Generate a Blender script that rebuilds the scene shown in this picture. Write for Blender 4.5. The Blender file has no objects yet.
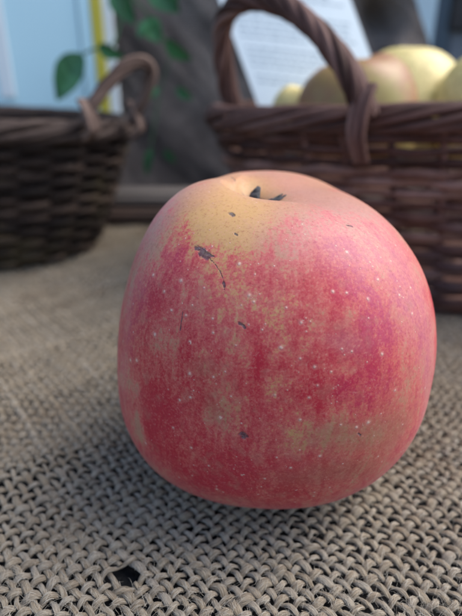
import bpy, math, random
import numpy as np
from mathutils import Vector
rng = np.random.default_rng(7)
random.seed(7)
R = math.radians
S = bpy.context.scene

# ------------------------------------------------------------------ camera, light, exposure
PITCH, CAMH = R(23.5), 0.100
FPX = 500.0                                    # focal length in pixels of the 462 x 616 photograph
cam = bpy.data.cameras.new("camera")
cam.sensor_fit = 'VERTICAL'; cam.sensor_height = 24.0; cam.sensor_width = 18.0
cam.lens = FPX / 616 * 24
cam.clip_start = 0.005; cam.clip_end = 50
cam.dof.use_dof = True; cam.dof.focus_distance = 0.100; cam.dof.aperture_fstop = 7.3
cam_o = bpy.data.objects.new("camera", cam); S.collection.objects.link(cam_o)
cam_o.location = (0, 0, CAMH); cam_o.rotation_euler = (R(90) - PITCH, 0, 0)
S.camera = cam_o
SUN_EL, SUN_ROT = R(52), R(80)                 # bright overcast, light from above, behind and to the right
w = bpy.data.worlds.new("World"); S.world = w; w.use_nodes = True
nt = w.node_tree
sky = nt.nodes.new('ShaderNodeTexSky'); sky.sky_type = 'NISHITA'; sky.sun_disc = False
sky.sun_elevation = SUN_EL; sky.sun_rotation = SUN_ROT; sky.dust_density = 3.0
bg = nt.nodes['Background']; bg.inputs[1].default_value = 0.15
nt.links.new(sky.outputs[0], bg.inputs[0])
sl = bpy.data.lights.new("sun", 'SUN'); sl.energy = 1.5; sl.angle = R(46); sl.color = (1, .97, .93)
so = bpy.data.objects.new("sun", sl); S.collection.objects.link(so)
sd = Vector((math.sin(SUN_ROT) * math.cos(SUN_EL), math.cos(SUN_ROT) * math.cos(SUN_EL), math.sin(SUN_EL)))
so.rotation_euler = sd.to_track_quat('Z', 'Y').to_euler()
S.view_settings.view_transform = 'Standard'; S.view_settings.look = 'None'
S.view_settings.exposure = 1.0; S.view_settings.gamma = 1
S.render.engine = 'CYCLES'
S.cycles.max_bounces = 8; S.cycles.use_denoising = True

# ------------------------------------------------------------------ helpers
def ray(px, py):
    f = np.array([0, math.cos(PITCH), -math.sin(PITCH)]); u = np.array([0, math.sin(PITCH), math.cos(PITCH)])
    return f + np.array([1., 0, 0]) * (px - 231) / FPX + u * (308 - py) / FPX
def at_y(px, py, y):
    d = ray(px, py); return np.array([0, 0, CAMH]) + d * (y / d[1])
def on_ground(px, py, z=0.0):
    d = ray(px, py); return np.array([0, 0, CAMH]) + d * ((z - CAMH) / d[2])
def proj(p):
    p = np.asarray(p, float); d = p - np.array([0, 0, CAMH])
    f = np.array([0, math.cos(PITCH), -math.sin(PITCH)]); u = np.array([0, math.sin(PITCH), math.cos(PITCH)])
    z = d @ f
    return 231 + FPX * d[..., 0] / z, 308 - FPX * (d @ u) / z

class Noise:
    """smooth value noise on a 3-D lattice, several octaves"""
    def __init__(s, seed): s.t = np.random.default_rng(seed).random((32, 32, 32)).astype(np.float32)
    def one(s, p):
        i = np.floor(p).astype(int); f = p - i; f = f * f * (3 - 2 * f); i &= 31; j = (i + 1) & 31; t = s.t
        x0, y0, z0 = i[..., 0], i[..., 1], i[..., 2]; x1, y1, z1 = j[..., 0], j[..., 1], j[..., 2]
        fx, fy, fz = f[..., 0], f[..., 1], f[..., 2]
        a = t[x0, y0, z0] * (1 - fx) + t[x1, y0, z0] * fx; b = t[x0, y1, z0] * (1 - fx) + t[x1, y1, z0] * fx
        c = t[x0, y0, z1] * (1 - fx) + t[x1, y0, z1] * fx; d = t[x0, y1, z1] * (1 - fx) + t[x1, y1, z1] * fx
        return (a * (1 - fy) + b * fy) * (1 - fz) + (c * (1 - fy) + d * fy) * fz
    def __call__(s, p, oct=3):
        p = np.asarray(p, float); o = 0; w = 1; tot = 0
        for k in range(oct): o = o + w * s.one(p * 2 ** k + 7.3 * k); tot += w; w *= .55
        return o / tot * 2 - 1
N1, N2, N3 = Noise(1), Noise(2), Noise(3)

def mesh_obj(name, V, F, mat, parent=None, smooth=True, attrs=None, tri=None):
    """V (n,3); F (m,4) quads; tri (k,3) extra triangles. attrs: name -> per-vertex array (n,) or (n,3)"""
    me = bpy.data.meshes.new(name)
    V = np.ascontiguousarray(V, np.float32)
    F = np.zeros((0, 4), int) if F is None else np.asarray(F)
    T = np.zeros((0, 3), int) if tri is None else np.asarray(tri)
    me.vertices.add(len(V)); me.vertices.foreach_set('co', V.ravel())
    nl = F.size + T.size; me.loops.add(nl)
    me.loops.foreach_set('vertex_index', np.concatenate([F.ravel(), T.ravel()]).astype(np.int32))
    me.polygons.add(len(F) + len(T))
    st = np.concatenate([np.arange(len(F)) * 4, F.size + np.arange(len(T)) * 3]).astype(np.int32)
    me.polygons.foreach_set('loop_start', st)
    me.update(calc_edges=True)
    me.polygons.foreach_set('use_smooth', np.full(len(me.polygons), smooth))
    for k, a in (attrs or {}).items():
        a = np.asarray(a, np.float32)
        at = me.attributes.new(k, 'FLOAT' if a.ndim == 1 else 'FLOAT_VECTOR', 'POINT')
        at.data.foreach_set('value' if a.ndim == 1 else 'vector', a.ravel())
    me.validate()
    o = bpy.data.objects.new(name, me); S.collection.objects.link(o)
    if mat: me.materials.append(mat)
    if parent: o.parent = parent
    return o

def tag(o, label=None, cat=None, group=None, kind=None):
    for k, v in (('label', label), ('category', cat), ('group', group), ('kind', kind)):
        if v: o[k] = v
    return o
def empty(name, loc, label, cat, group=None):
    o = bpy.data.objects.new(name, None); S.collection.objects.link(o); o.location = loc
    o.empty_display_size = .02
    return tag(o, label, cat, group)
def child(o, parent):
    """keep world coordinates of mesh data while parenting to an Empty at a location"""
    o.parent = parent; o.location = -Vector(parent.location)
    return o

class Tubes:
    """collects tubes into one mesh; carries 'fib' (along, across, around) and 'tint' attributes"""
    def __init__(s): s.V = []; s.F = []; s.T = []; s.fib = []; s.tint = []; s.n = 0
    def add(s, P, r, sides=8, flat=1.0, up=None, tint=None, caps=True, twist=0.0, closed=False):
        P = np.asarray(P, float); n = len(P)
        r = np.broadcast_to(np.asarray(r, float), (n,))
        if closed: t = np.roll(P, -1, 0) - np.roll(P, 1, 0)
        else: t = np.gradient(P, axis=0)
        t /= np.linalg.norm(t, axis=1)[:, None] + 1e-12
        ref = np.array([0, 0, 1.]) if up is None else np.asarray(up, float)
        b = np.cross(t, ref); nb = np.linalg.norm(b, axis=-1)[:, None]
        b = np.where(nb < 1e-3, np.array([1., 0, 0]), b / (nb + 1e-12)); nn = np.cross(b, t)
        L = np.concatenate([[0], np.cumsum(np.linalg.norm(np.diff(P, axis=0), axis=1))])
        a = np.linspace(0, 2 * np.pi, sides, endpoint=False)[None]
        V = P[:, None] + (b[:, None] * np.cos(a)[..., None] + nn[:, None] * np.sin(a)[..., None] * flat) * r[:, None, None]
        aa = a + (L * twist)[:, None]
        fib = np.stack([np.broadcast_to(L[:, None], aa.shape), np.cos(aa) * r[:, None], np.sin(aa) * r[:, None]], -1)
        fib = fib + rng.random(3) * .5
        i = np.arange(n - 1 if not closed else n)[:, None]; j = np.arange(sides)[None]; i2 = (i + 1) % n
        F = np.stack([i * sides + j, i * sides + (j + 1) % sides, i2 * sides + (j + 1) % sides, i2 * sides + j], -1).reshape(-1, 4) + s.n
        s.V.append(V.reshape(-1, 3)); s.F.append(F); s.fib.append(fib.reshape(-1, 3))
        tn = rng.random() if tint is None else tint
        s.tint.append(np.broadcast_to(np.asarray(tn, float).reshape(-1, 1) if np.ndim(tn) else np.full((1, 1), tn), (n, sides)).reshape(-1))
        m = n * sides
        if caps and not closed:
            s.V.append(np.stack([P[0], P[-1]])); s.fib.append(np.array([[0, 0, 0], [L[-1], 0, 0.]])); s.tint.append(np.array([s.tint[-1][0]] * 2))
            j = np.arange(sides)
            s.T.append(np.stack([np.full(sides, m), (j + 1) % sides, j], -1) + s.n)
            s.T.append(np.stack([np.full(sides, m + 1), (n - 1) * sides + j, (n - 1) * sides + (j + 1) % sides], -1) + s.n)
            m += 2
        s.n += m
    def build(s, name, mat, parent=None):
        return mesh_obj(name, np.concatenate(s.V), np.concatenate(s.F), mat, parent,
                        attrs={'fib': np.concatenate(s.fib), 'tint': np.concatenate(s.tint)},
                        tri=np.concatenate(s.T) if s.T else None)

def box(name, lo, hi, mat, bevel=.002, parent=None, rough=0.0):
    import bmesh
    bm = bmesh.new(); bmesh.ops.create_cube(bm, size=1)
    for v in bm.verts: v.co = Vector([(lo[k] + hi[k]) / 2 + v.co[k] * (hi[k] - lo[k]) for k in range(3)])
    bmesh.ops.bevel(bm, geom=bm.edges[:], offset=bevel, segments=3, affect='EDGES')
    me = bpy.data.meshes.new(name); bm.to_mesh(me); bm.free()
    o = bpy.data.objects.new(name, me); S.collection.objects.link(o); me.materials.append(mat)
    if parent: o.parent = parent
    return o

# ------------------------------------------------------------------ materials
class Mat:
    def __init__(s, name, rough=.6, spec=.5):
        s.m = bpy.data.materials.new(name); s.m.use_nodes = True; s.t = s.m.node_tree
        s.b = s.t.nodes['Principled BSDF']; s.b.inputs['Roughness'].default_value = rough
        s.b.inputs['Specular IOR Level'].default_value = spec
    def n(s, ty, **kw):
        o = s.t.nodes.new(ty)
        for k, v in kw.items():
            if k.startswith('_'): setattr(o, k[1:], v)
            else: o.inputs[int(k[1:]) if k[0] == 'i' and k[1:].isdigit() else k].default_value = v
        return o
    def l(s, a, b): s.t.links.new(a, b)
    def put(s, sock, x):
        if hasattr(x, 'is_linked') or hasattr(x, 'links'): s.l(x, sock)
        else:
            try: sock.default_value = x
            except Exception: sock.default_value = tuple(x) + (1,)
    def attr(s, name, out='Fac'): return s.n('ShaderNodeAttribute', _attribute_name=name).outputs[out]
    def math(s, op, a, b=0.0, c=None):
        o = s.n('ShaderNodeMath', _operation=op); s.put(o.inputs[0], a); s.put(o.inputs[1], b)
        if c is not None: s.put(o.inputs[2], c)
        return o.outputs[0]
    def vmul(s, v, xyz):
        o = s.n('ShaderNodeVectorMath', _operation='MULTIPLY'); s.put(o.inputs[0], v); o.inputs[1].default_value = xyz
        return o.outputs[0]
    def noise(s, vec, scale, detail=3, rough=.55, dist=0):
        o = s.n('ShaderNodeTexNoise', Scale=scale, Detail=detail, Roughness=rough, Distortion=dist)
        if vec is not None: s.l(vec, o.inputs['Vector'])
        return o.outputs['Fac']
    def mix(s, f, a, b, mode='MIX'):
        o = s.n('ShaderNodeMix', _data_type='RGBA', _blend_type=mode)
        s.put(o.inputs[0], f); s.put(o.inputs[6], a if hasattr(a, 'links') else (*a, 1)); s.put(o.inputs[7], b if hasattr(b, 'links') else (*b, 1))
        return o.outputs[2]
    def step(s, x, lo, hi):
        o = s.n('ShaderNodeMapRange', _interpolation_type='SMOOTHSTEP'); s.put(o.inputs[0], x)
        o.inputs[1].default_value = lo; o.inputs[2].default_value = hi
        return o.outputs[0]
    def ramp(s, x, stops):
        o = s.n('ShaderNodeValToRGB'); s.l(x, o.inputs[0]); e = o.color_ramp.elements
        while len(e) < len(stops): e.new(.5)
        for k, (p, c) in enumerate(stops): e[k].position = p; e[k].color = (*c, 1)
        return o.outputs[0]
    def bump(s, h, dist, strength=1.0, prev=None):
        o = s.n('ShaderNodeBump', Strength=strength, Distance=dist); s.l(h, o.inputs['Height'])
        if prev is not None: s.l(prev, o.inputs['Normal'])
        s.l(o.outputs[0], s.b.inputs['Normal']); return o.outputs[0]
    def col(s, c): s.put(s.b.inputs['Base Color'], c if hasattr(c, 'links') else (*c, 1))
    def pos(s): return s.n('ShaderNodeTexCoord').outputs['Object']

def mat_yarn():
    m = Mat('jute yarn', .85, .15); f = m.attr('fib', 'Vector'); ti = m.attr('tint')
    st = m.noise(m.vmul(f, (.07, 1, 1)), 4200, 4, .68)
    bl = m.noise(f, 160, 3); pt = m.noise(m.pos(), 26, 3)
    c = m.ramp(st, [(.3, (.085, .065, .045)), (.50, (.325, .27, .19)), (.75, (.66, .59, .46))])
    c = m.mix(m.math('MULTIPLY', bl, .55), c, (.24, .18, .12))
    c = m.mix(m.math('MULTIPLY', m.step(pt, .50, .68), .42), c, (.20, .135, .08))
    c = m.mix(m.math('MULTIPLY', m.step(ti, .55, 1.), .35), c, (.46, .44, .40))
    m.col(c)
    m.bump(st, .00075, 1.0)
    m.b.inputs['Sheen Weight'].default_value = .12; m.b.inputs['Sheen Roughness'].default_value = .5
    return m.m
def mat_fuzz():
    m = Mat('jute fibre', .6, .3); m.col((.44, .40, .33)); return m.m
def mat_willow(name, dark, mid, light, stain=None, rough=.5):
    m = Mat(name, .68, .22); f = m.attr('fib', 'Vector'); ti = m.attr('tint')
    st = m.noise(m.vmul(f, (.05, 1, 1)), 1500, 4); bl = m.noise(f, 90, 3)
    x = m.math('ADD', m.math('MULTIPLY', st, .45), m.math('MULTIPLY', ti, .38)); x = m.math('ADD', x, m.math('MULTIPLY', bl, .25))
    c = m.ramp(x, [(.3, dark), (.55, mid), (.85, light)])
    if stain: c = m.mix(m.math('MULTIPLY', m.step(m.noise(m.pos(), 22, 2), .5, .68), .6), c, stain)
    m.col(c); m.bump(st, .0005, .8)
    return m.m

def mat_simple(name, a, b, scale, rough=.7, bump=0.0, spec=.3, stretch=(1, 1, 1)):
    m = Mat(name, rough, spec); p = m.vmul(m.pos(), stretch); n = m.noise(p, scale, 6, .6)
    m.col(m.ramp(n, [(.3, a), (.7, b)]))
    if bump: m.bump(n, bump)
    return m.m

# ------------------------------------------------------------------ table and cloth
M_table = mat_simple('dark stained table', (.005, .006, .008), (.020, .020, .022), 400, .7, .001)
tb = box('table_top', (-.55, -.12, -.034), (.55, .60, -.0040), M_table, .003); tag(tb, kind='structure')
gm = mat_simple('paving', (.10, .095, .09), (.17, .16, .15), 9, .9, .004)
g = box('ground', (-6, -6, -.80), (6, 6, -.75), gm, .01); tag(g, kind='structure')

APP = dict(q=[0.04186, 0.03228, 0.07823, 0.0138, 2.16713, 2.11369, 0.01385, 0.01056, 0.12419, -0.12337, 0.04, 0.11219, -0.06196, -0.09454, 0.0516, -0.03863, -0.06132, 0.03722])
AX, AY = APP['q'][7], APP['q'][8]

def swell(x, y):
    """the cloth lies almost flat, with a few soft puckers"""
    p = np.stack([x * 17, y * 17, 0 * x], -1)
    h = .0022 * N1(p + 3.1, 2) + .0008 * N2(p * 3.2, 2)
    flat = np.clip((np.hypot(x - AX, y - AY) - .022) / .03, 0, 1)
    a = on_ground(40, 470); h = h * (.1 + .9 * flat) + .0042 * np.exp(-(((x - a[0]) / .016) ** 2 + ((y - a[1] - (x - a[0]) * .5) / .009) ** 2))
    a = on_ground(95, 215); h = h + .010 * np.exp(-(((x - a[0]) / .10) ** 2 + ((y - a[1]) / .012) ** 2)) * 0
    return h
PIT = .00272; TH = R(40)
U = np.array([math.cos(TH), math.sin(TH)]); W = np.array([-math.sin(TH), math.cos(TH)])
HOLE = on_ground(127, 574)[:2]
def warp(x, y):
    """slack weave: threads drift, and stand apart round a small hole"""
    p = np.stack([x * 60, y * 60, 0 * x + 5.5], -1)
    dx = .0015 * N2(p, 2) + .0030 * N3(p * .3 + 2, 1); dy = .0015 * N3(p, 2) + .0030 * N1(p * .3 + 4, 1)
    ex, ey = x - HOLE[0], y - HOLE[1]; d = np.hypot(ex, ey) + 1e-6
    k = .0009 * np.exp(-(d / .0048) ** 2) * np.clip(d / .0020, 0, 1)
    return x + dx + ex / d * k, y + dy + ey / d * k
cand = [(a_, b_) for a_ in range(-120, 121) for b_ in range(-120, 121)]
cb = np.array([U * a_ * PIT + W * b_ * PIT for a_, b_ in cand]); _wx, _wy = warp(cb[:, 0], cb[:, 1])
_k = int(np.argmin(np.hypot(_wx - HOLE[0], _wy - HOLE[1]))); HL = cb[_k]; HOLE = np.array([_wx[_k], _wy[_k]])
def weave(fine):
    T = Tubes(); lim = 200
    inner = lambda x, y: (np.abs(x) < .16) & (y > .045) & (y < .26)
    for d in (0, 1):
        A, B = (U, W) if d == 0 else (W, U)
        seg = 7 if fine else 3
        for i in range(-lim, lim * 2):
            t = np.arange(-lim * seg, lim * 2 * seg) / seg
            base = A[None] * (t * PIT)[:, None] + B[None] * (i * PIT)
            x, y = base[:, 0], base[:, 1]
            ok = (np.abs(x) < .42) & (y > .0) & (y < .485)
            ins = inner(x, y); ok &= ins if fine else ~ins
            if not fine:            # keep one sample of overlap so threads run on
                e = inner(x, y); e2 = e & ~(np.roll(e, 2) & np.roll(e, -2)); ok |= e2 & (np.abs(x) < .42) & (y > 0) & (y < .485)
            if ok.sum() < 4: continue
            idx = np.flatnonzero(ok); runs = np.split(idx, np.flatnonzero(np.diff(idx) > 1) + 1)
            th = .72 + .60 * rng.random() ** 1.5                      # each yarn has its own thickness
            tn = rng.random()
            for q in runs:
                if len(q) < 4: continue
                tt = t[q]; xx, yy = x[q], y[q]
                jit = N1(np.stack([tt * .35, 0 * tt + i * 3.7, 0 * tt + d * 9], -1), 2)
                s = np.cos(math.pi * (tt + i + d))                    # over / under
                s = np.sign(s) * np.abs(s) ** .8
                amp = (.00064 if d == 0 else .00050) * (1 + .35 * jit)
                r = (.00079 if d == 0 else .00069) * th * (1 + .38 * N2(np.stack([tt * .6, 0 * tt + i * 1.9, 0 * tt + d * 5], -1), 2)) * (1 + .10 * s)
                jx = .00045 * N3(np.stack([tt * 1.1, 0 * tt + i * 2.3, 0 * tt + d * 4], -1), 1)
                px, py = warp(xx, yy); px = px + B[0] * jx; py = py + B[1] * jx
                z = swell(px, py) + s * amp
                if True:                                              # threads are broken at the hole
                    rel = np.stack([xx - HL[0], yy - HL[1]], -1); gap = (np.abs(rel @ B) < .4 * PIT) & (np.abs(rel @ A) < (.0026 if d == 0 else .0021))
                    if gap.any():
                        cut = np.flatnonzero(gap); parts = (slice(0, cut[0]), slice(cut[-1] + 1, len(q)))
                    else: parts = (slice(0, len(q)),)
                for sl_ in parts:
                    P = np.stack([px, py, z], -1)[sl_]
                    if len(P) < 4: continue
                    T.add(P, r[sl_], 14 if fine else 6, .66, tint=np.clip(tn * .7 + .3 * (jit[sl_] + 1) / 2, 0, 1), twist=300)
                    if fine: YD.append((P, r[sl_], A, B))
    return T
M_yarn = mat_yarn(); YD = []
T = weave(True); Tf = weave(False)
T.V += Tf.V; T.F += [f + T.n for f in Tf.F]; T.T += [f + T.n for f in Tf.T]; T.fib += Tf.fib; T.tint += Tf.tint; T.n += Tf.n
cloth = T.build('burlap_cloth', M_yarn)
tag(cloth, 'coarse beige burlap cloth spread under the big red apple', 'cloth')
# stray fibres standing off the yarns
T = Tubes()
for k in range(2600):
    px, py = rng.uniform(-40, 500), 616 - 380 * rng.random() ** 1.7 + 20
    g0 = on_ground(px, py); x, y = g0[0], g0[1]
    if abs(x) > .15 or y > .24 or math.hypot(x - HOLE[0], y - HOLE[1]) < .0055: continue
    L = rng.uniform(.0015, .0055); a = rng.choice([TH, TH + math.pi / 2]) + rng.normal(0, .55); n = 7; t = np.linspace(0, 1, n)
    cu = rng.normal(0, .7); hd = a + cu * t
    xs = x + np.cumsum(np.cos(hd)) * L / n; ys = y + np.cumsum(np.sin(hd)) * L / n
    hh = rng.uniform(.0001, .0012) * (1 + 1.5 * (rng.random() < .04))
    z = float(swell(np.array([x]), np.array([y]))[0]) + .0011 + hh * np.sin(math.pi * t * rng.uniform(.5, 1))
    T.add(np.stack([xs, ys, z], -1), np.linspace(1, .4, n) * rng.uniform(.000018, .000034), 4, caps=False)
# fibres lying along the yarns, half loose
wts = np.array([len(y_[0]) for y_ in YD], float); wts /= wts.sum(); pick = rng.choice(len(YD), 120000, p=wts)
for k in pick:
    P_, r_, A_, B_ = YD[k]; i0 = rng.integers(0, max(1, len(P_) - 8)); c_ = P_[i0]
    if c_[1] > .165 or c_[1] < .06 or abs(c_[0]) > .085 or math.hypot(c_[0] - HOLE[0], c_[1] - HOLE[1]) < .0035: continue
    if rng.random() > (.165 - c_[1]) / .08: continue
    n_ = rng.integers(4, 9); q_ = P_[i0:i0 + n_]; n_ = len(q_)
    if n_ < 4: continue
    an = rng.uniform(-1.35, 1.35) + rng.normal(0, .5) * np.linspace(-1, 1, n_); off = 1.03 + rng.uniform(0, .35) * np.linspace(-1, 1, n_) ** 2 * (1 + 2 * (rng.random() < .08))
    Q = q_ + np.concatenate([np.outer(np.sin(an) * r_[i0:i0 + n_] * off, B_), (np.cos(an) * r_[i0:i0 + n_] * off * .68)[:, None]], 1)
    T.add(Q, rng.uniform(.000025, .00006), 3, caps=False)
fz = T.build('loose_fibre', mat_fuzz(), cloth); tag(fz, kind='stuff')

# ------------------------------------------------------------------ the big apple
def apple_surface(q, NV, NP, front=True, dimple=.0105, dk=.62):
    Rw, zw, Hh, Rs, pu, pl, Rb, cx, cy, tx, ty, a1, b1, a2, b2, l3, m3, bt = q
    ph = np.linspace(0, 2 * np.pi, NP, endpoint=False)
    if front: ph = ph - .55 * np.sin(ph + math.pi / 2 + math.pi) if False else -math.pi / 2 + ph - .5 * np.sin(ph)
    ph = ph[None]
    v = np.linspace(0, 1, NV)[:, None]
    n1, n2 = .10, .80                                 # calyx | flank | stalk dimple
    s = -np.pi / 2 + np.pi * np.clip((v - n1) / (n2 - n1), 0, 1)
    up = s > 0; c = np.abs(np.cos(s)); sn = np.abs(np.sin(s))
    r = np.where(up, Rs + (Rw - Rs) * c ** (2 / pu), Rb + (Rw - Rb) * c ** (2 / pl))
    z = np.where(up, zw + (Hh - zw) * sn ** (2 / pu), zw - zw * sn ** (2 / pl))
    t1 = np.clip((n1 - v) / n1, 0, 1)                 # calyx basin
    r = np.where(v < n1, Rb * (1 - t1), r); z = np.where(v < n1, .010 * np.sin(t1 * np.pi / 2) ** 2, z)
    t2 = np.clip((v - n2) / (1 - n2), 0, 1)           # stalk basin
    r = np.where(v > n2, Rs * (1 - t2) ** .9, r); z = np.where(v > n2, Hh - dimple * (t2 ** 3.6 if front else 1 - (1 - t2 ** 2) ** dk), z)
    k = np.clip(z / Hh, 0, 1); k = np.where(v > n2, 1, k); ws = np.clip((v - .76) / .18, 0, 1); ws = ws * ws * (3 - 2 * ws)
    m = np.clip(r / Rs, 0, 1)
    r = r * (1 + (a1 * np.cos(ph) + b1 * np.sin(ph)) * k + (a2 * np.cos(2 * ph) + b2 * np.sin(2 * ph)) + (l3 * np.cos(3 * ph) + m3 * np.sin(3 * ph)))
    rib = np.cos(5 * ph + .6) * .6 + .4 * np.cos(3 * ph + 2)
    r = r * (1 + .007 * rib * k ** 2)
    x = r * np.cos(ph); y = r * np.sin(ph); z = z + 0 * ph + (.0004 if front else .0009) * rib * np.where(v > .55, np.clip((v - .55) / .2, 0, 1), 0) * m
    z = z + (tx * x + ty * y) * k ** 2 + bt * x * (1 - k) ** 2
    if front: x = x - .0060 * ws; y = y - .0052 * ws; z = z + (.10 * y) * ws
    P = np.stack([x + cx, y + cy, z + .0007], -1)
    i = np.arange(NV - 1)[:, None]; j = np.arange(NP)[None]
    F = np.stack([i * NP + j, i * NP + (j + 1) % NP, (i + 1) * NP + (j + 1) % NP, (i + 1) * NP + j], -1).reshape(-1, 4)
    return P, F, v + 0 * ph, ph + 0 * v
NV, NP = 620, 1000
P, F, VV, PH = apple_surface(APP['q'], NV, NP)
# gentle unevenness of the flesh
ctr = np.array([AX, AY, .037]); dirn = (P - ctr); dirn /= np.linalg.norm(dirn, axis=-1)[..., None]
P = P + dirn * (N1(P * 45, 2) * .00035 + N2(P * 130, 2) * .00010)[..., None]
nrm = np.cross(np.roll(P, -1, 1) - np.roll(P, 1, 1), np.gradient(P, axis=0)); nrm /= np.linalg.norm(nrm, axis=-1)[..., None] + 1e-12
if (nrm * dirn).sum() < 0: nrm = -nrm
X, Y = proj(P); vis = (nrm * (np.array([0, 0, CAMH]) - P)).sum(-1) > 0
Pv = P[vis]; Xv, Yv = X[vis], Y[vis]
def skin(px, py):
    """the point of the skin where the photograph shows a mark"""
    d = np.hypot(Xv - px, Yv - py); c = d < d.min() + 2; k = np.flatnonzero(c)
    k = k[np.argmin(np.linalg.norm(Pv[k] - [0, 0, CAMH], axis=1) + d[k] * .0004)]
    return Pv[k]
PX = .105 / FPX                                       # size of one photograph pixel on the skin
def blobs(lst):
    o = np.zeros(P.shape[:2])
    wob = P + .0035 * np.stack([N1(P * 110, 3), N2(P * 110, 3), N3(P * 110, 3)], -1)
    for (px, py, sx, sy, s) in lst:
        c = skin(px, py); d = wob - c
        h = np.hypot(d[..., 0], d[..., 1] * .8) / (sx * PX); o += s * np.exp(-(h ** 2 + (d[..., 2] / (sy * PX)) ** 2) / 2 )
    return o
# streaks run from stalk to calyx, so noise is stretched down the flank
SP = np.stack([np.cos(PH) * 9, np.sin(PH) * 9, VV * 6.0], -1) + .5 * np.stack([N1(P * 120, 2), N2(P * 120, 2), N3(P * 120, 2)], -1)
streak = N1(SP, 4); streak2 = N2(SP * np.array([2.6, 2.6, 1.5]) + 4, 4); blot = N3(P * 85, 4)
streak3 = N3(SP * np.array([7, 7, 1.1]) + 11, 3)
red = .43 + .28 * streak + .36 * streak2 + .32 * streak3 + .52 * blot + .40 * N1(P * 230, 3)
red += blobs([(172, 262, 16, 20, .42), (150, 300, 14, 40, .22), (152, 400, 13, 38, .50), (168, 430, 16, 30, .35), (250, 455, 26, 16, .45), (285, 410, 14, 45, .30),
              (258, 268, 12, 18, .42), (262, 360, 12, 50, .38), (215, 330, 18, 50, .12), (372, 370, 22, 22, .50), (345, 300, 35, 45, .30), (335, 250, 28, 22, .32), (320, 400, 15, 25, .3),
              (205, 470, 30, 20, .35), (240, 485, 60, 12, .35), (400, 430, 10, 18, .28), (300, 470, 30, 16, .25), (300, 215, 14, 12, .1),
              (228, 212, 34, 16, -.55), (262, 196, 50, 14, -.3), (205, 232, 14, 12, -.45), (330, 192, 50, 14, -.40), (215, 178, 60, 12, -.3), (290, 178, 60, 10, -.2), (160, 235, 14, 22, -.5),
              (281, 310, 9, 30, -.40), (284, 378, 10, 28, -.45), (228, 300, 8, 30, -.3), (283, 340, 9, 60, -.25), (205, 372, 15, 12, -.38), (135, 425, 7, 25, -.6), (345, 440, 40, 12, -.34), (330, 420, 14, 10, -.1),
              (160, 338, 14, 10, -.22), (215, 415, 10, 14, -.3), (405, 355, 18, 40, -.35), (325, 330, 14, 14, -.3), (243, 355, 5, 12, -.4), (240, 240, 10, 14, -.25), (190, 300, 16, 20, -.18)])
lat = P[..., 2] / .08
red += -.42 * np.clip((lat - .74) / .26, 0, 1.1) + .12 * np.clip((.45 - lat) / .45, 0, 1)
yel = .30 + .35 * N2(P * 55 + 9, 3) + blobs([(225, 208, 34, 18, .55), (205, 235, 18, 16, .5), (282, 305, 12, 40, .7), (225, 260, 14, 30, .4), (262, 215, 40, 12, .35), (284, 380, 9, 22, .7), (250, 190, 24, 12, .4), (200, 330, 12, 50, .3), (245, 210, 10, 40, .3), (222, 290, 14, 40, .4), (283, 345, 14, 60, .8), (300, 440, 12, 30, .3), (255, 440, 14, 40, .4), (200, 240, 16, 24, .4),
              (150, 215, 22, 26, -.7), (350, 220, 50, 30, -.5), (400, 300, 30, 70, -.5)])
olive = .15 * N1(P * 70 + 2, 3) + blobs([(345, 440, 40, 14, .85), (205, 372, 14, 12, .6), (215, 415, 12, 14, .75), (165, 380, 8, 30, .2), (395, 420, 24, 30, .6), (340, 470, 40, 20, .35), (135, 425, 7, 25, .4), (330, 480, 50, 12, .5), (240, 500, 60, 8, .4)])
bloom_sheen = .25 + .3 * N2(P * 60 + 3, 4) + blobs([(150, 220, 20, 28, .7), (158, 205, 16, 16, .5), (200, 182, 30, 10, .4), (365, 225, 44, 26, .65), (415, 300, 22, 60, .7), (430, 350, 10, 60, .4), (345, 345, 16, 8, .5), (330, 230, 40, 14, .4), (125, 330, 8, 70, .45), (128, 290, 8, 40, .3), (432, 380, 10, 60, .6), (390, 230, 30, 20, .4), (300, 250, 24, 30, .25)])  # waxy bloom, plus the pale sheen of shoulders and edges put into colour
mag = .25 + .3 * N3(P * 40 + 1, 3) + blobs([(178, 256, 14, 16, .35), (390, 290, 34, 60, .8), (340, 240, 30, 26, .4), (425, 340, 12, 70, .8), (130, 320, 12, 50, .35), (345, 400, 20, 30, .3), (395, 425, 20, 30, .35), (260, 380, 60, 80, -.2), (225, 290, 40, 40, -.3)])
# lenticels (pale pores)
LN = [(153,275,2),(181,281,2.4),(164,291,1.8),(172,310,1.6),(204,288,1.3),(171,310,1.5),(186,316,1.7),(154.5,334.5,2.4),(190,341.5,1.8),(128.6,360,2.2),(136,360.5,2.4),(189,374,2.2),(179,400,1.7),(190,398,1.8),(173,428.5,1.8),(191,448,1.7),(144,444,2),(213,377,1.5),(213,333,1.5),(239,264,2.2),(249,295,2.3),(254,302,1.7),(301,322,2.2),(281,347,2.3),(300,359,1.7),(315,367,2),(286,307,1.4),(213,318,1.4),(382,354,2),(395.5,390.5,1.9),(369,423,2.5),(357,427,2.1),(341,425,1.6),(404,425,1.2),(352,351,1.5),(342,349,1.4),(413,314,2),(427,388,1.8),(378.6,457,1.3),(347,252,2.2),(378,279.5,2),(368,299,2),(347,293,1.6),(400,295,1.7),(404,298,1.3),(413,287,1.6),(333,291,1.8),(373,267,1.4),(397.5,244,1.3),(275,396,1.7),(300,420,1.8),(320,456,1.9),(277,457,1.2),(265,479,1.4),(291,468,1.8),(314,498,1.4),(257.5,496,1.2),(330,488,1.3),(220.5,418,2.2),(209,466,1.6),(216,491,1.8),(178,479,1.4),(225,372,1.3),(236,345,1.1),(318,385,1.6),(331,372,1.3),(309,398,1.5),(262,330,1.2)]
LC = [skin(a, b) for a, b, c in LN]; LR = [c * .72 * PX for a, b, c in LN]
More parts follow.
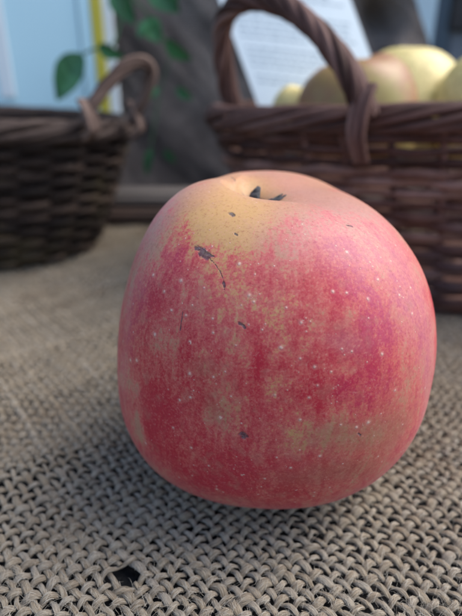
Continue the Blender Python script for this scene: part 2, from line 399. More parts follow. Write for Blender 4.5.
for k in range(520):                                   # and the many small ones nobody placed
    i = rng.integers(int(NV * .13), int(NV * .8)); j = rng.integers(0, NP); c = P[i, j]
    x_, y_ = proj(c)
    LC.append(c); LR.append((.4 + .55 * rng.random() ** 2) * PX * (1.5 if not vis[i, j] else 1.0))
LC = np.array(LC); LR = np.array(LR)
flatP = P.reshape(-1, 3); best = np.full(len(flatP), 1e9); bi = np.zeros(len(flatP), int)
for k, c in enumerate(LC):
    d = ((flatP - c) ** 2).sum(1); m = d < best; best[m] = d[m]; bi[m] = k
lvec = (flatP - LC[bi]) / LR[bi][:, None]
# scars and specks
def seg_dist(pts_, r):
    pp = [skin(a, b) for a, b in pts_]; o = np.full(len(flatP), 1e9)
    wob = flatP + .00025 * np.stack([N1(flatP * 900, 2), N2(flatP * 900, 2), N3(flatP * 900, 2)], -1)
    for a, b in zip(pp[:-1], pp[1:]):
        ab = b - a; t = np.clip(((wob - a) @ ab) / max(ab @ ab, 1e-12), 0, 1); o = np.minimum(o, np.linalg.norm(wob - a - t[:, None] * ab, axis=1))
    return np.clip(1.25 - o / (r * PX), 0, 1)
scar = np.zeros(len(flatP))
for pts_, r in [([(197, 247), (202, 251)], 3.6), ([(201, 251), (208, 255)], 3.8), ([(207, 256), (213, 256)], 1.8), ([(208, 257), (220, 271), (223, 280), (224, 290)], .75), ([(200, 253), (207, 258)], 3.2),
                ([(223, 282), (224, 287)], 1.8), ([(241, 434), (246, 437)], 3.2), ([(243, 434), (243, 438)], 3.6), ([(183, 311), (180, 330)], .85), ([(239, 323), (245, 328)], 1.8), ([(231, 213), (233, 215)], 2.9),
                ([(235, 233), (237, 235)], 1.7), ([(358, 434), (360, 435)], 1.4), ([(231, 175), (236, 179)], 1.0), ([(347, 224), (352, 226)], 1.5),
                ]:
    scar = np.maximum(scar, seg_dist(pts_, r))
basin = np.clip((VV - .835) / .07, 0, 1).reshape(-1)   # russet round the stalk
rus = basin * (.5 + .5 * N1(np.stack([np.cos(PH) * 6, np.sin(PH) * 6, VV * 4], -1), 3)).reshape(-1)

pit = (np.clip((VV - .925 + .022 * N2(np.stack([np.cos(PH) * 3, np.sin(PH) * 3, VV * 0], -1), 3)) / .03, 0, 1)).reshape(-1)
m = Mat('apple skin', .42, .26); p = m.pos()
fine = m.noise(p, 2300, 2, .65); med = m.noise(p, 800, 3, .65)
rr = m.math('ADD', m.attr('red'), m.math('MULTIPLY', m.math('SUBTRACT', fine, .5), 1.35)); rr = m.math('ADD', rr, m.math('MULTIPLY', m.math('SUBTRACT', med, .5), 1.5))
ground_c = m.mix(m.step(m.attr('yel'), 0, 1), (.39, .185, .125), (.46, .275, .11))
wash = m.mix(m.step(rr, -.25, .45), ground_c, (.50, .105, .090))
deep = m.mix(m.step(m.attr('mag'), .2, 1), (.40, .012, .030), (.38, .026, .090))
c = m.mix(m.step(rr, .15, 1.15), wash, deep)
c = m.mix(m.math('MULTIPLY', m.step(m.attr('olive'), 0, 1), .55), c, (.27, .125, .075))
bf = m.math('MULTIPLY', m.step(m.math('ADD', m.attr('bloom_sheen'), m.math('MULTIPLY', m.math('SUBTRACT', med, .5), .5)), .05, 1.1), .32)
c = m.mix(bf, c, (.42, .26, .27))
c = m.mix(m.math('MULTIPLY', m.step(m.attr('rus'), .3, .9), .6), c, (.34, .29, .17))
gr = m.noise(p, 1500, 4, .75); gr2 = m.noise(p, 260, 3, .6)
c = m.mix(m.math('MULTIPLY', m.step(gr, .52, .70), .42), c, (.56, .27, .22))
c = m.mix(m.math('MULTIPLY', m.step(gr, .48, .30), .50), c, (.22, .03, .035))
c = m.mix(m.math('MULTIPLY', m.step(gr2, .52, .72), .30), c, (.38, .20, .14))
ln = m.n('ShaderNodeVectorMath', _operation='LENGTH'); m.l(m.attr('lvec', 'Vector'), ln.inputs[0]); dl = ln.outputs['Value']
dlw = m.math('ADD', dl, m.math('MULTIPLY', m.math('SUBTRACT', m.noise(p, 3000, 2), .5), 2.2))
halo = m.math('MULTIPLY', m.math('SUBTRACT', 1.0, m.step(dl, 1.2, 2.6)), .28)
c = m.mix(halo, c, (.50, .26, .22))
dot = m.math('SUBTRACT', 1.0, m.step(dlw, .25, 1.25)); c = m.mix(m.math('MULTIPLY', dot, .75), c, (.62, .45, .37))
sc_ = m.step(m.math('ADD', m.attr('scar'), m.math('MULTIPLY', m.math('SUBTRACT', m.noise(p, 2200, 3), .5), .8)), .2, .95)
c = m.mix(m.math('MULTIPLY', sc_, .80), c, m.ramp(m.noise(p, 1800, 2), [(.35, (.020, .021, .030)), (.65, (.085, .088, .11))]))
c = m.mix(m.math('MULTIPLY', m.step(m.math('ADD', m.attr('pit'), m.math('MULTIPLY', m.math('SUBTRACT', med, .5), 1.2)), .3, .8), .9), c, (.045, .040, .036))
m.col(c)
h = m.math('ADD', m.math('MULTIPLY', m.math('SUBTRACT', 1.0, m.step(dl, .2, 1.5)), .45), m.math('MULTIPLY', med, .28)); h = m.math('ADD', h, m.math('MULTIPLY', sc_, -1.2))
m.bump(h, .00016, .8)
ro = m.math('ADD', .38, m.math('MULTIPLY', m.noise(p, 140, 3), .20)); m.l(m.math('ADD', ro, m.math('MULTIPLY', sc_, .2)), m.b.inputs['Roughness'])
m.b.inputs['Subsurface Weight'].default_value = .10; m.b.inputs['Subsurface Radius'].default_value = (1, .35, .2); m.b.inputs['Subsurface Scale'].default_value = .0012
m.b.inputs['Sheen Weight'].default_value = .07; m.b.inputs['Sheen Roughness'].default_value = .35; m.b.inputs['Sheen Tint'].default_value = (1, .9, .95, 1)
M_skin = m.m
apple = empty('apple', (AX, AY, .0015), 'large red apple with a dark scar, standing alone on the burlap', 'apple')
ap = mesh_obj('skin', flatP, F, M_skin, attrs=dict(red=red.ravel(), yel=yel.ravel(), olive=olive.ravel(), bloom_sheen=bloom_sheen.ravel(), mag=mag.ravel(), lvec=lvec, scar=scar, rus=rus, pit=pit))
child(ap, apple)
bott = P[-1].mean(0)
M_stalk = mat_simple('dry stalk', (.012, .012, .015), (.12, .12, .125), 700, .8, .0006)
t = np.linspace(0, 1, 14)[:, None]
T = Tubes(); a = bott + np.array([0, 0, -.001]); b = bott + np.array([.0022, .0014, .0112])
T.add(a + (b - a) * t + np.array([-.0012, 0, 0]) * np.sin(t * 3.1), (.0016 - .0009 * t[:, 0] ** 2 + .0003 * np.sin(t[:, 0] * 17)), 10, tint=.5)
child(T.build('stalk', M_stalk), apple)
T = Tubes()
for k in range(16):                                       # dry scraps caught round the stalk
    an = math.pi * (1.5 + rng.uniform(-.75, .75)); st = bott + np.array([math.cos(an) * .0022, math.sin(an) * .002, .0030])
    T.add(st + np.array([math.cos(an) * .0060, math.sin(an) * .0018, .0062]) * t ** np.array([1.3, 1, .7]) + np.array([.0006, 0, .0003]) * np.sin(t * rng.uniform(4, 9)) * rng.uniform(.5, 1.05), .0002 + .0007 * np.sin(np.pi * t[:, 0]), 6, .5, tint=.6)
child(T.build('stalk_bract', M_stalk), apple)

# ------------------------------------------------------------------ baskets
def cspline(K, n=24):
    K = np.asarray(K, float); u = np.arange(len(K)); t = np.linspace(0, len(K) - 1, n); i = np.clip(t.astype(int), 0, len(K) - 2); f = (t - i)[:, None]
    a0 = K[np.clip(i - 1, 0, None)]; a1 = K[i]; a2 = K[i + 1]; a3 = K[np.clip(i + 2, None, len(K) - 1)]
    return .5 * (2 * a1 + (a2 - a0) * f + (2 * a0 - 5 * a1 + 4 * a2 - a3) * f ** 2 + (3 * a1 - a0 - 3 * a2 + a3) * f ** 3)
def oval(c, a, b, e=2.3, rot=0.0):
    """point on a rounded oval plan; f(angle, scale)"""
    def f(th, k=1.0):
        cx, sy = np.cos(th), np.sin(th)
        x = np.sign(cx) * np.abs(cx) ** (2 / e) * a * k; y = np.sign(sy) * np.abs(sy) ** (2 / e) * b * k
        return np.stack([c[0] + x * math.cos(rot) - y * math.sin(rot), c[1] + x * math.sin(rot) + y * math.cos(rot)], -1)
    return f
def basket(name, label, group, c, a, b, H, kbot, mats, rot=0.0, rows=17, z0=.002, tilt=(0, 0), handle=None, seed=1, drop=1.0, lean=0.0):
    M_rod, M_rim, M_han = mats; global rng
    keep = rng; rng = np.random.default_rng(seed)
    root = empty(name, (c[0], c[1], z0), label, 'basket', group)
    pl = oval(c, a, b, 2.3, rot)
    th = np.linspace(0, 2 * np.pi, 2401)[:-1]; ring = pl(th); L = np.concatenate([[0], np.cumsum(np.linalg.norm(np.roll(ring, -1, 0) - ring, axis=1))]); per = L[-1]; L = L[:-1]
    n = int(round(per / .0200)); n += 1 - n % 2
    prof = lambda h: kbot + (1 - kbot) * (h ** .8)
    def lift(P_):
        P_[..., 1] -= lean * np.clip(1 - (P_[..., 2] - z0) / H, 0, 1)
        P_[..., 2] += (P_[..., 0] - c[0]) * tilt[0] * np.clip((P_[..., 2] - z0) / H, 0, 1) + (P_[..., 1] - c[1]) * tilt[1] * np.clip((P_[..., 2] - z0) / H, 0, 1); return P_
    cen = np.array(c)[None]
    T = Tubes()                                          # woven rods, in and out of the stakes
    for r_ in range(rows):
        h = (r_ + .5) / rows; sgn = 1 if r_ % 2 else -1
        ph = L / per * n * math.pi
        wv = np.sin(ph) * .0021 * sgn
        pts_ = pl(th, 1); d = pts_ - cen; d /= np.linalg.norm(d, axis=1)[:, None]
        pts_ = cen + (pts_ - cen) * prof(h) + d * wv[:, None]
        z = z0 + h * H + .0007 * N1(np.stack([L * 22, 0 * L + r_ * 3.3, 0 * L + seed], -1), 2) + .0006 * N2(np.stack([L * 70, 0 * L + r_ * 5.3, 0 * L + seed], -1), 1)
        rad = (.00238 + .0005 * N2(np.stack([L * 14, 0 * L + r_ * 7.1, 0 * L + seed + 4], -1), 2)) * rng.uniform(.88, 1.1) * H / rows / .0050
        tn = .5 + .5 * N3(np.stack([L * 9, 0 * L + r_ * 2.3, 0 * L + seed * 3], -1), 2) + rng.uniform(-.35, .35)
        T.add(lift(np.stack([pts_[:, 0], pts_[:, 1], z], -1)), rad, 8, tint=np.clip(tn, 0, 1), closed=True)
    child(T.build('woven_wall', M_rod), root)
    T = Tubes()
    hs = np.linspace(-.02, 1.0, 12)
    for k in range(n):
        an = np.interp((k + rng.uniform(-.08, .08)) * per / n, L, th)
        p2 = np.array([pl(np.array([an]))[0]]); P_ = np.stack([cen[0, 0] + (p2[0, 0] - c[0]) * prof(np.clip(hs, 0, 1)), cen[0, 1] + (p2[0, 1] - c[1]) * prof(np.clip(hs, 0, 1)), z0 + hs * H], -1)
        T.add(lift(P_), .0016, 7, up=(1, .3, 0))
    child(T.build('stakes', M_rod), root)
    # base
    Tb = Tubes()
    for k in np.linspace(.12, .97, 16): Tb.add(np.concatenate([cen + (pl(th[::12]) - cen) * kbot * k, np.full((len(th[::12]), 1), z0 + .002)], 1), .0030, 7, closed=True)
    Tb.V = [v_ - np.array([0, lean, 0]) for v_ in Tb.V]
    child(Tb.build('base', M_rod), root)
    # rim: rods laid round and wound over one another
    T = Tubes(); ph = L / per * 2 * np.pi
    top = pl(th) ; d = top - cen; d /= np.linalg.norm(d, axis=1)[:, None]
    turns = max(5, int(per / .13))
    for s_ in range(8):
        q = ph * turns + s_ * 2 * np.pi / 8 + .5 * N1(np.stack([L * 12, 0 * L + s_, 0 * L + seed], -1), 2)
        P_ = np.concatenate([top + d * (np.cos(q) * .0034 + .0010)[:, None], (z0 + H + .0018 + np.sin(q) * .0045)[:, None]], 1)
        T.add(lift(P_), .0018 + .0004 * N2(np.stack([L * 20, 0 * L + s_ * 3, 0 * L], -1), 2), 9, tint=np.clip(.5 + .5 * N3(np.stack([L * 10, 0 * L + s_ * 5.1, 0 * L + seed], -1), 2), 0, 1), closed=True)
    child(T.build('rim', M_rim), root)
    if handle:
        KP, hr, nst, tw = handle                         # key points of the bow
        KP = np.array(KP, float); u = np.concatenate([[0], np.cumsum(np.linalg.norm(np.diff(KP, axis=0), axis=1))]); tt = np.linspace(0, u[-1], 160)
        # smooth curve through the key points
        def cr(P0, t):
            i = np.clip(np.searchsorted(u, t) - 1, 0, len(u) - 2); f = ((t - u[i]) / (u[i + 1] - u[i]))[:, None]
            a0 = P0[np.clip(i - 1, 0, None)]; a1 = P0[i]; a2 = P0[i + 1]; a3 = P0[np.clip(i + 2, None, len(P0) - 1)]
            return .5 * (2 * a1 + (a2 - a0) * f + (2 * a0 - 5 * a1 + 4 * a2 - a3) * f ** 2 + (3 * a1 - a0 - 3 * a2 + a3) * f ** 3)
        C_ = cr(KP, tt); tg = np.gradient(C_, axis=0); tg /= np.linalg.norm(tg, axis=1)[:, None]
        side = KP[-1] - KP[0]; side /= np.linalg.norm(side); pn = np.cross(side, [0, 0, 1.]); pn /= np.linalg.norm(pn)
        b1 = np.cross(tg, pn); b1 /= np.linalg.norm(b1, axis=1)[:, None]; b2 = np.cross(tg, b1)
        T = Tubes()
        for s_ in range(nst):
            q = tt * tw + s_ * 2 * np.pi / nst + .3 * np.sin(tt * 60 + s_)
            k = hr * (.56 if nst < 6 else .66) * (1 + .12 * np.sin(tt * 90 + s_ * 2))
            T.add(C_ + b1 * (np.cos(q) * k)[:, None] + b2 * (np.sin(q) * k)[:, None], hr * (.52 if nst < 6 else .37) * (1 + .15 * N1(np.stack([tt * 60, 0 * tt + s_ * 3, 0 * tt], -1), 2)), 9, up=pn, tint=np.clip(.25 + .5 * s_ / nst + .3 * N3(np.stack([tt * 30, 0 * tt + s_ * 3, 0 * tt], -1), 1), 0, 1))
        hd = T.build('handle', M_han); child(hd, root)
        for foot in (KP[0], KP[-1]):                     # withies tied down over the rim
            T = Tubes()
            dd = np.array([foot[0] - c[0], foot[1] - c[1], 0]); dd /= np.linalg.norm(dd); al = np.cross(dd, [0, 0, 1.])
            for j in (-1, 0, 1):
                o_ = al * j * .0030
                T.add(cspline(np.array([foot + o_ * .6 + [0, 0, .012], foot + o_ * .9 + dd * .0040 + [0, 0, .007], foot + o_ + dd * .0062 + [0, 0, .000], foot + o_ * .9 + dd * .0060 + [0, 0, -.008 * drop], foot + o_ * .7 + dd * .001 + [0, 0, -.017 * drop]])), .0016, 8, up=al, tint=.6 + .15 * j)
            child(T.build('handle_binding', M_han), root)
    rng = keep
    return root
M_wR = mat_willow('brown willow', (.014, .005, .004), (.110, .050, .038), (.32, .19, .155), (.055, .042, .048))
M_rR = mat_willow('brown willow rim', (.022, .009, .006), (.115, .060, .050), (.30, .195, .17))
M_wL = mat_willow('black brown willow', (.004, .003, .003), (.024, .015, .012), (.10, .068, .052), (.07, .055, .025))
M_rL = mat_willow('dark willow rim', (.018, .012, .011), (.06, .042, .036), (.13, .10, .085))
M_hL = mat_willow('reddish willow handle', (.035, .02, .016), (.12, .08, .066), (.27, .20, .17))
# right basket
RC = (.148, .293); 
hk = [at_y(367, 118, .212), at_y(361, 100, .213), at_y(345, 66, .219), at_y(318, 32, .230), at_y(288, 8, .245), at_y(258, -2, .256), at_y(236, 4, .266), at_y(224, 22, .275), at_y(222, 50, .281), at_y(227, 82, .285), at_y(235, 112, .287)]
basket('wicker_basket', 'brown wicker basket holding pale apples and a printed sheet, behind the big apple', 'wicker baskets on the burlap',
       RC, .157, .090, .0885, .76, (M_wR, M_rR, M_rR), rot=R(-6), rows=19, tilt=(.035, 0), handle=(hk, .0049, 7, 80), seed=3, lean=.012)
# left basket
LCt = (-.174, .335)
hk = [at_y(84, 124, .285), at_y(92, 106, .287), at_y(108, 84, .292), at_y(125, 67, .298), at_y(140, 61, .304), at_y(150, 68, .309), at_y(149, 84, .312), at_y(140, 105, .314), at_y(130, 124, .315)]
basket('wicker_basket', 'nearly black wicker basket with a small reddish handle, left of the big apple', 'wicker baskets on the burlap',
       LCt, .107, .078, .0800, .72, (M_wL, M_rL, M_hL), rot=R(8), rows=19, tilt=(-.05, 0), handle=(hk, .0036, 6, 100), seed=8, drop=.45)

# ------------------------------------------------------------------ fruit in the right basket
def fruit(loc, r, hgt, tiltxy, mat, label, cat, stem=True):
    q = [r, hgt * .5, hgt, r * .38, 2.3, 2.2, r * .35, 0, 0, 0, 0, 0, 0, .02, .02, .015, 0, 0]
    P_, F_, V_, H_ = apple_surface(q, 90, 120, False, .30 * r)
    o = empty('apple', loc, label, cat, 'apples inside the basket')
    o.rotation_euler = tiltxy
    a_ = mesh_obj('skin', P_.reshape(-1, 3), F_, mat, attrs={}); a_.parent = o
    T = Tubes(); b_ = P_[-1].mean(0); T.add(b_ + np.array([.001, 0, .007]) * np.linspace(0, 1, 6)[:, None] * r / .04, .0011, 8, tint=.3); s_ = T.build('stalk', M_stalk); s_.parent = o
    return o
def mat_fruit(name, base, blush, edge, thr):
    m = Mat(name, .45, .4); p = m.pos(); n = m.noise(p, 28, 4); f = m.noise(p, 400, 3)
    sx = m.n('ShaderNodeSeparateXYZ'); m.l(p, sx.inputs[0])
    x = m.math('ADD', m.math('MULTIPLY', sx.outputs[0], edge[0]), m.math('MULTIPLY', sx.outputs[1], edge[1])); x = m.math('ADD', x, m.math('MULTIPLY', n, 1.0))
    c = m.mix(m.step(x, thr, thr + .35), base, blush); c = m.mix(m.math('MULTIPLY', m.step(f, .45, .65), .45), c, (.36, .26, .09)); c = m.mix(m.math('MULTIPLY', m.step(m.noise(p, 90, 3), .5, .66), .4), c, (.30, .25, .06)); m.col(c)
    m.b.inputs['Subsurface Weight'].default_value = .08; m.b.inputs['Subsurface Radius'].default_value = (1, .6, .2); m.b.inputs['Subsurface Scale'].default_value = .001
    return m.m
M_f1 = mat_fruit('green brown apple', (.29, .24, .08), (.30, .135, .07), (5, -3), .12)
M_f2 = mat_fruit('yellow apple', (.70, .59, .25), (.55, .45, .15), (0, 0), .9)
def fruit_at(px, py, y, r, hgt, *a):
    c = at_y(px, py, y); fruit((c[0], c[1], c[2] - hgt / 2), r, hgt, *a)
fruit_at(367, 122, .270, .0290, .056, (R(-8), R(8), 2.5), M_f1, 'dull green and russet apple just behind the twisted basket handle', 'apple')
fruit_at(404, 112, .322, .0360, .068, (R(-25), R(10), 0), M_f2, 'pale yellow apple peeking out behind the russet one', 'apple')
fruit_at(518, 116, .285, .0330, .066, (R(-20), R(-10), 0), M_f2, 'pale yellow apple at the right edge of the basket', 'apple')
fruit_at(297, 122, .300, .0180, .034, (R(6), R(-4), 2.), M_f2, 'small yellow green apple low against the printed sheet', 'apple')

# ------------------------------------------------------------------ printed sheet in the basket
def slab(c0, c1, c2, thick, mat, name, res=(30, 40), bend=0.0, parent=None):
    """thin sheet from corner c0 along c1-c0 and c2-c0, with thickness and a soft bend"""
    c0, c1, c2 = map(np.array, (c0, c1, c2)); e1, e2 = c1 - c0, c2 - c0; nn = np.cross(e1, e2); nn /= np.linalg.norm(nn)
    u, v = np.meshgrid(np.linspace(0, 1, res[0]), np.linspace(0, 1, res[1]), indexing='ij')
    B = c0 + u[..., None] * e1 + v[..., None] * e2 + nn * (bend * np.sin(np.pi * u) * (.6 + .4 * v))[..., None]
    V_ = np.concatenate([(B + nn * thick / 2).reshape(-1, 3), (B - nn * thick / 2).reshape(-1, 3)]); a_, b_ = res; N = a_ * b_
    F_ = []
    for i in range(a_ - 1):
        for j in range(b_ - 1):
            k = i * b_ + j; F_.append((k, k + b_, k + b_ + 1, k + 1)); F_.append((N + k, N + k + 1, N + k + b_ + 1, N + k + b_))
    edge = [(i * b_, (i + 1) * b_) for i in range(a_ - 1)] + [((a_ - 1) * b_ + j, (a_ - 1) * b_ + j + 1) for j in range(b_ - 1)] + [((i + 1) * b_ + b_ - 1, i * b_ + b_ - 1) for i in range(a_ - 1)] + [(j + 1, j) for j in range(b_ - 1)]
    F_ += [(a, N + a, N + b, b) for a, b in edge]
    return mesh_obj(name, V_, F_, mat, parent, smooth=False), (c0, e1, e2, nn, bend)
M_paper = mat_simple('laminated paper', (.80, .90, .92), (.84, .93, .95), 20, .16, 0, .5)
M_ink = Mat('grey ink', .5); M_ink.col((.30, .38, .44)); M_ink = M_ink.m
ys = .330
BL = at_y(256, 100, ys); TL = at_y(197, -60, ys + .035); BR = at_y(393, 118, ys - .010)
TLv = TL - BL
sheet_root = empty('printed_sheet', tuple(BL), 'glossy white printed sheet leaning inside the brown basket behind the handle', 'sheet')
sh, (c0, e1, e2, nn, bd) = slab(BL - TLv * .12, BR - TLv * .12, TL, .0006, M_paper, 'paper', bend=.0015)
child(sh, sheet_root)
fn = nn if nn[1] < 0 else -nn
# lines of small print, too blurred to read: word-like dashes, laid on the sheet
V_, F_ = [], []
r2 = np.random.default_rng(5); rows_ = [(.86, .24), (.78, .9), (.745, .85), (.71, .9), (.675, .6), (.61, .88), (.575, .9), (.54, .86), (.505, .9), (.47, .55), (.41, .9), (.375, .85), (.34, .9), (.305, .5), (.25, .86), (.215, .8)]
rows_ = [(v_, u_) for v_, u_ in rows_]
for v_, umax in rows_:
    u_ = .07
    while u_ < umax:
        wl = r2.uniform(.02, .075); hh = .0065 if v_ < .85 else .013
        q = []
        for (uu, vv) in ((u_, v_), (min(u_ + wl, .93), v_), (min(u_ + wl, .93), v_ + hh), (u_, v_ + hh)):
            q.append(c0 + uu * e1 + vv * e2 + nn * (bd * math.sin(math.pi * uu) * (.6 + .4 * vv)) + fn * .0006)
        F_.append([len(V_) + k for k in range(4)]); V_ += q; u_ += wl + .016
child(mesh_obj('printed_text', np.array(V_), np.array(F_), M_ink, smooth=False), sheet_root)

# ------------------------------------------------------------------ behind: sacking backdrop, boards, wall
m = Mat('old grey sacking', .9, .1); p = m.pos()
wv = m.n('ShaderNodeTexWave', Scale=170, Distortion=1.2); m.l(p, wv.inputs[0]); wv2 = m.n('ShaderNodeTexWave', Scale=170, Distortion=1.2, _bands_direction='Z'); m.l(p, wv2.inputs[0])
n = m.noise(p, 16, 5, .6, .6)
c = m.ramp(n, [(.30, (.12, .105, .10)), (.5, (.22, .195, .185)), (.72, (.34, .305, .285))]); c = m.mix(m.math('MULTIPLY', wv.outputs['Fac'], .25), c, (.05, .04, .04)); m.col(c)
m.bump(m.math('ADD', wv.outputs['Fac'], wv2.outputs['Fac']), .0008)
M_sack = m.m
nu, nv = 420, 440
xs = np.linspace(-.42, .155, nu); zs = np.linspace(-.002, .60, nv)  # sacking made taller, above the view, to shade the far cloth
XX, ZZ = np.meshgrid(xs, zs, indexing='ij')
edge = np.where(XX > .11, 1, 0)
shift = (.34 - ZZ) * .16                                 # the right hand hem falls on a slant
XW = XX + np.clip((XX + .1) / .255, 0, 1) * np.clip((.168 - ZZ) * .49 - .005, -.05, .08)
fold = .012 * N1(np.stack([XX * 13 + ZZ * 7, ZZ * 4, 0 * XX], -1), 3) + .006 * N2(np.stack([XX * 34 + ZZ * 20, ZZ * 14, 0 * XX + 2], -1), 3)
hc = at_y(383, 14, .47)
pocket = .040 * np.exp(-((XW - hc[0] - (ZZ - hc[2]) * -.3) / .014) ** 2 - ((ZZ - hc[2]) / .020) ** 2)
roll = -.012 * np.exp(-((XX - .128) / .012) ** 2)
YY = .475 + fold + pocket + roll + .03 * np.clip((.05 - ZZ) / .05, 0, 1) * 0
i = np.arange(nu - 1)[:, None]; j = np.arange(nv - 1)[None]
A = np.stack([XW, YY, ZZ], -1).reshape(-1, 3); Bk = A + [0, .0022, 0]
Fq = np.stack([i * nv + j, (i + 1) * nv + j, (i + 1) * nv + j + 1, i * nv + j + 1], -1).reshape(-1, 4)
o = mesh_obj('sacking_backdrop', np.concatenate([A, Bk]), np.concatenate([Fq, Fq[:, ::-1] + len(A)]), M_sack)
tag(o, 'grey brown sacking hung in soft folds behind the two baskets', 'sacking')

M_wood = mat_simple('weathered plank', (.045, .028, .022), (.11, .075, .062), 40, .75, .002, .3, (.25, 1, 3))
M_woodg = mat_simple('grey plank', (.13, .115, .105), (.22, .195, .18), 40, .75, .002, .3, (.25, 1, 3))
pA = on_ground(135, 236)[1]
b1_ = box('wooden_plank', (-.36, .392, .0015), (.34, .44, .0135), M_wood, .003); tag(b1_, 'dark brown plank lying on the burlap in front of the sacking', 'plank', 'planks behind the baskets')
b2_ = box('wooden_plank', (-.34, .402, .0137), (.33, .437, .0245), M_woodg, .004); tag(b2_, 'greyer plank lying on top of the dark brown one', 'plank', 'planks behind the baskets')

# left board: pale blue, yellow line, white margin
M_blue = mat_simple('pale blue board', (.58, .87, .98), (.62, .90, .98), 3, .35, 0, .4)
M_white = mat_simple('white margin', (.80, .88, .91), (.83, .91, .94), 8, .4)
M_yel = mat_simple('yellow line', (.62, .53, .06), (.68, .58, .08), 30, .5)
M_seam = mat_simple('grey seam', (.20, .34, .42), (.24, .38, .46), 30, .5)
yb = .440
brc = at_y(121, 124, yb); trc = at_y(117, -60, yb + .012)
x0b = -.40; z0b, z1b = brc[2], .300; x1b = brc[0]
lb = empty('board', ((x0b + x1b) / 2, yb, z0b), 'pale blue board with a yellow border, standing behind the dark basket', 'board')
child(box('backing', (x0b, yb, z0b), (x1b, yb + .005, z1b), M_white, .001), lb)
child(box('blue_panel', (x0b + .012, yb - .0012, z0b + .010), (x1b - .0165, yb, z1b - .01), M_blue, .0004), lb)
child(box('yellow_border', (x1b - .0160, yb - .0016, z0b + .003), (x1b - .0075, yb, z1b - .004), M_yel, .0004), lb)
child(box('yellow_border', (x0b + .01, yb - .0016, z0b + .003), (x1b - .0163, yb, z0b + .0098), M_yel, .0004), lb)
sx_ = at_y(83, 60, yb)[0]
child(box('seam', (sx_ - .0006, yb - .0020, z0b + .011), (sx_ + .0006, yb - .0011, z1b - .012), M_seam, .0003), lb)
sx_ = at_y(4, 60, yb)[0]
child(box('white_strip', (sx_ - .006, yb - .0030, z0b + .02), (sx_ + .006, yb - .0011, z1b - .03), M_white, .0008), lb)  # opaque white strip upright on the blue panel
for xx in (x0b + .08, x1b - .06):                        # two battens carry it
    child(box('batten', (xx - .006, yb + .0052, .0), (xx + .006, yb + .013, z0b + .12), M_wood, .001), lb)

# right: pale wall and a blue grey post
M_wall = mat_simple('pale blue wall', (.52, .74, .86), (.58, .78, .90), 5, .8)
wl = box('wall', (-1.2, .80, -.75), (1.3, .84, .62), M_wall, .004); tag(wl, 'pale blue painted wall glimpsed between the sacking and the post', 'wall')
M_post = mat_simple('blue grey post', (.09, .115, .145), (.17, .20, .24), 30, .6, .001, .3, (1, 1, .1))
pa = at_y(443, 50, .60)
po = empty('wooden_post', (pa[0] + .03, .61, -.75), 'blue grey upright post at the right edge of the photo', 'post')
child(box('post', (pa[0], .59, -.75), (pa[0] + .07, .64, .62), M_post, .003), po)
M_dark = mat_simple('dark iron', (.010, .011, .014), (.03, .03, .035), 60, .5)
pb = at_y(462, 10, .58)
child(box('iron_plate', (pb[0] - .010, .582, pb[2] - .018), (pb[0] + .03, .5898, pb[2] + .022), M_dark, .002), po)

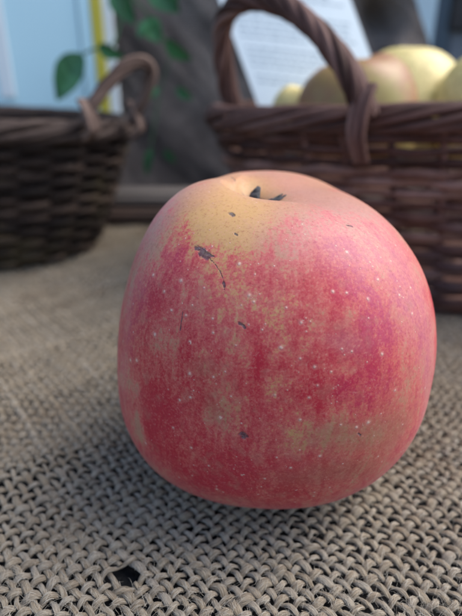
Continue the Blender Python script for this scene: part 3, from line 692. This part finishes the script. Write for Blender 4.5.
# ------------------------------------------------------------------ climbing plant
m = Mat('leaf', .45, .4); p = m.pos(); m.col(m.ramp(m.noise(p, 60, 3), [(.3, (.03, .12, .05)), (.7, (.075, .25, .09))])); M_leaf = m.m
m = Mat('stem', .6, .3); m.col((.05, .12, .06)); M_stem = m.m
vine = empty('climbing_plant', tuple(at_y(128, 40, .42)), 'green leafy twig hanging down between the blue board and the sacking', 'plant')
def leaf(base, tip, width, side, curl=.15):
    base, tip = np.array(base), np.array(tip); L_ = np.linalg.norm(tip - base); d = (tip - base) / L_
    s_ = np.cross(d, [0, -1, .15]); s_ /= np.linalg.norm(s_); s_ = s_ * math.cos(side) + np.cross(d, s_) * math.sin(side); nn_ = np.cross(s_, d)
    a, b = 24, 11; t = np.linspace(0, 1, a)[:, None]; q = np.linspace(-1, 1, b)[None]
    w_ = width * np.sin(np.pi * t ** .85) ** .8 * (1 - .25 * t)
    V_ = base + d * (t * L_)[..., None] + s_ * (q * w_)[..., None] + nn_ * ((np.abs(q) * w_ * .35 - curl * L_ * t ** 2 + .02 * width * np.sin(t * 25 + np.abs(q) * 3)))[..., None]
    V_ = V_.reshape(-1, 3); i = np.arange(a - 1)[:, None]; j = np.arange(b - 1)[None]
    F_ = np.stack([i * b + j, (i + 1) * b + j, (i + 1) * b + j + 1, i * b + j + 1], -1).reshape(-1, 4)
    n_ = len(V_)
    child(mesh_obj('leaf', np.concatenate([V_, V_ - nn_ * .0003]), np.concatenate([F_, F_[:, ::-1] + n_]), M_leaf), vine)
yl = .415
T = Tubes()
def curve(*pp):
    K = np.array(pp); u = np.linspace(0, 1, len(K)); t = np.linspace(0, 1, 30)
    return np.stack([np.convolve(np.pad(np.interp(t, u, K[:, k]), 3, 'edge'), np.ones(7) / 7, 'valid') for k in range(3)], -1)
T.add(curve(at_y(118, -70, yl + .01), at_y(124, -10, yl), at_y(120, 30, yl), at_y(110, 52, yl - .01), at_y(96, 47, yl - .02), at_y(82, 55, yl - .02)), .0009, 7)
T.add(curve(at_y(124, -10, yl), at_y(145, 10, yl), at_y(158, 30, yl + .01), at_y(172, 52, yl + .01)), .0009, 7)
T.add(curve(at_y(172, 52, yl + .01), at_y(160, 90, yl + .02), at_y(150, 150, yl + .01)), .0006, 7)
child(T.build('stem', M_stem), vine)
for a_ in [((83, 54), (53, 99), .0125, .2), ((98, 46), (122, 58), .006, .6), ((112, -12), (133, 24), .009, .2), ((150, -18), (178, 12), .011, .2), ((146, 18), (160, 42), .0085, .1), ((165, 40), (190, 62), .008, .9),
           ((150, 22), (137, 36), .006, .6), ((188, -20), (170, 8), .009, 1.0), ((158, 88), (150, 98), .0035, .5), ((176, 88), (192, 100), .0045, .5), ((152, 148), (144, 176), .0045, .5), ((165, 150), (175, 163), .004, .5)]:
    yy_ = yl - .02 if a_[0][0] < 100 else yl + .005
    leaf(at_y(*a_[0], yy_), at_y(*a_[1], yy_ - .004), a_[2], a_[3])
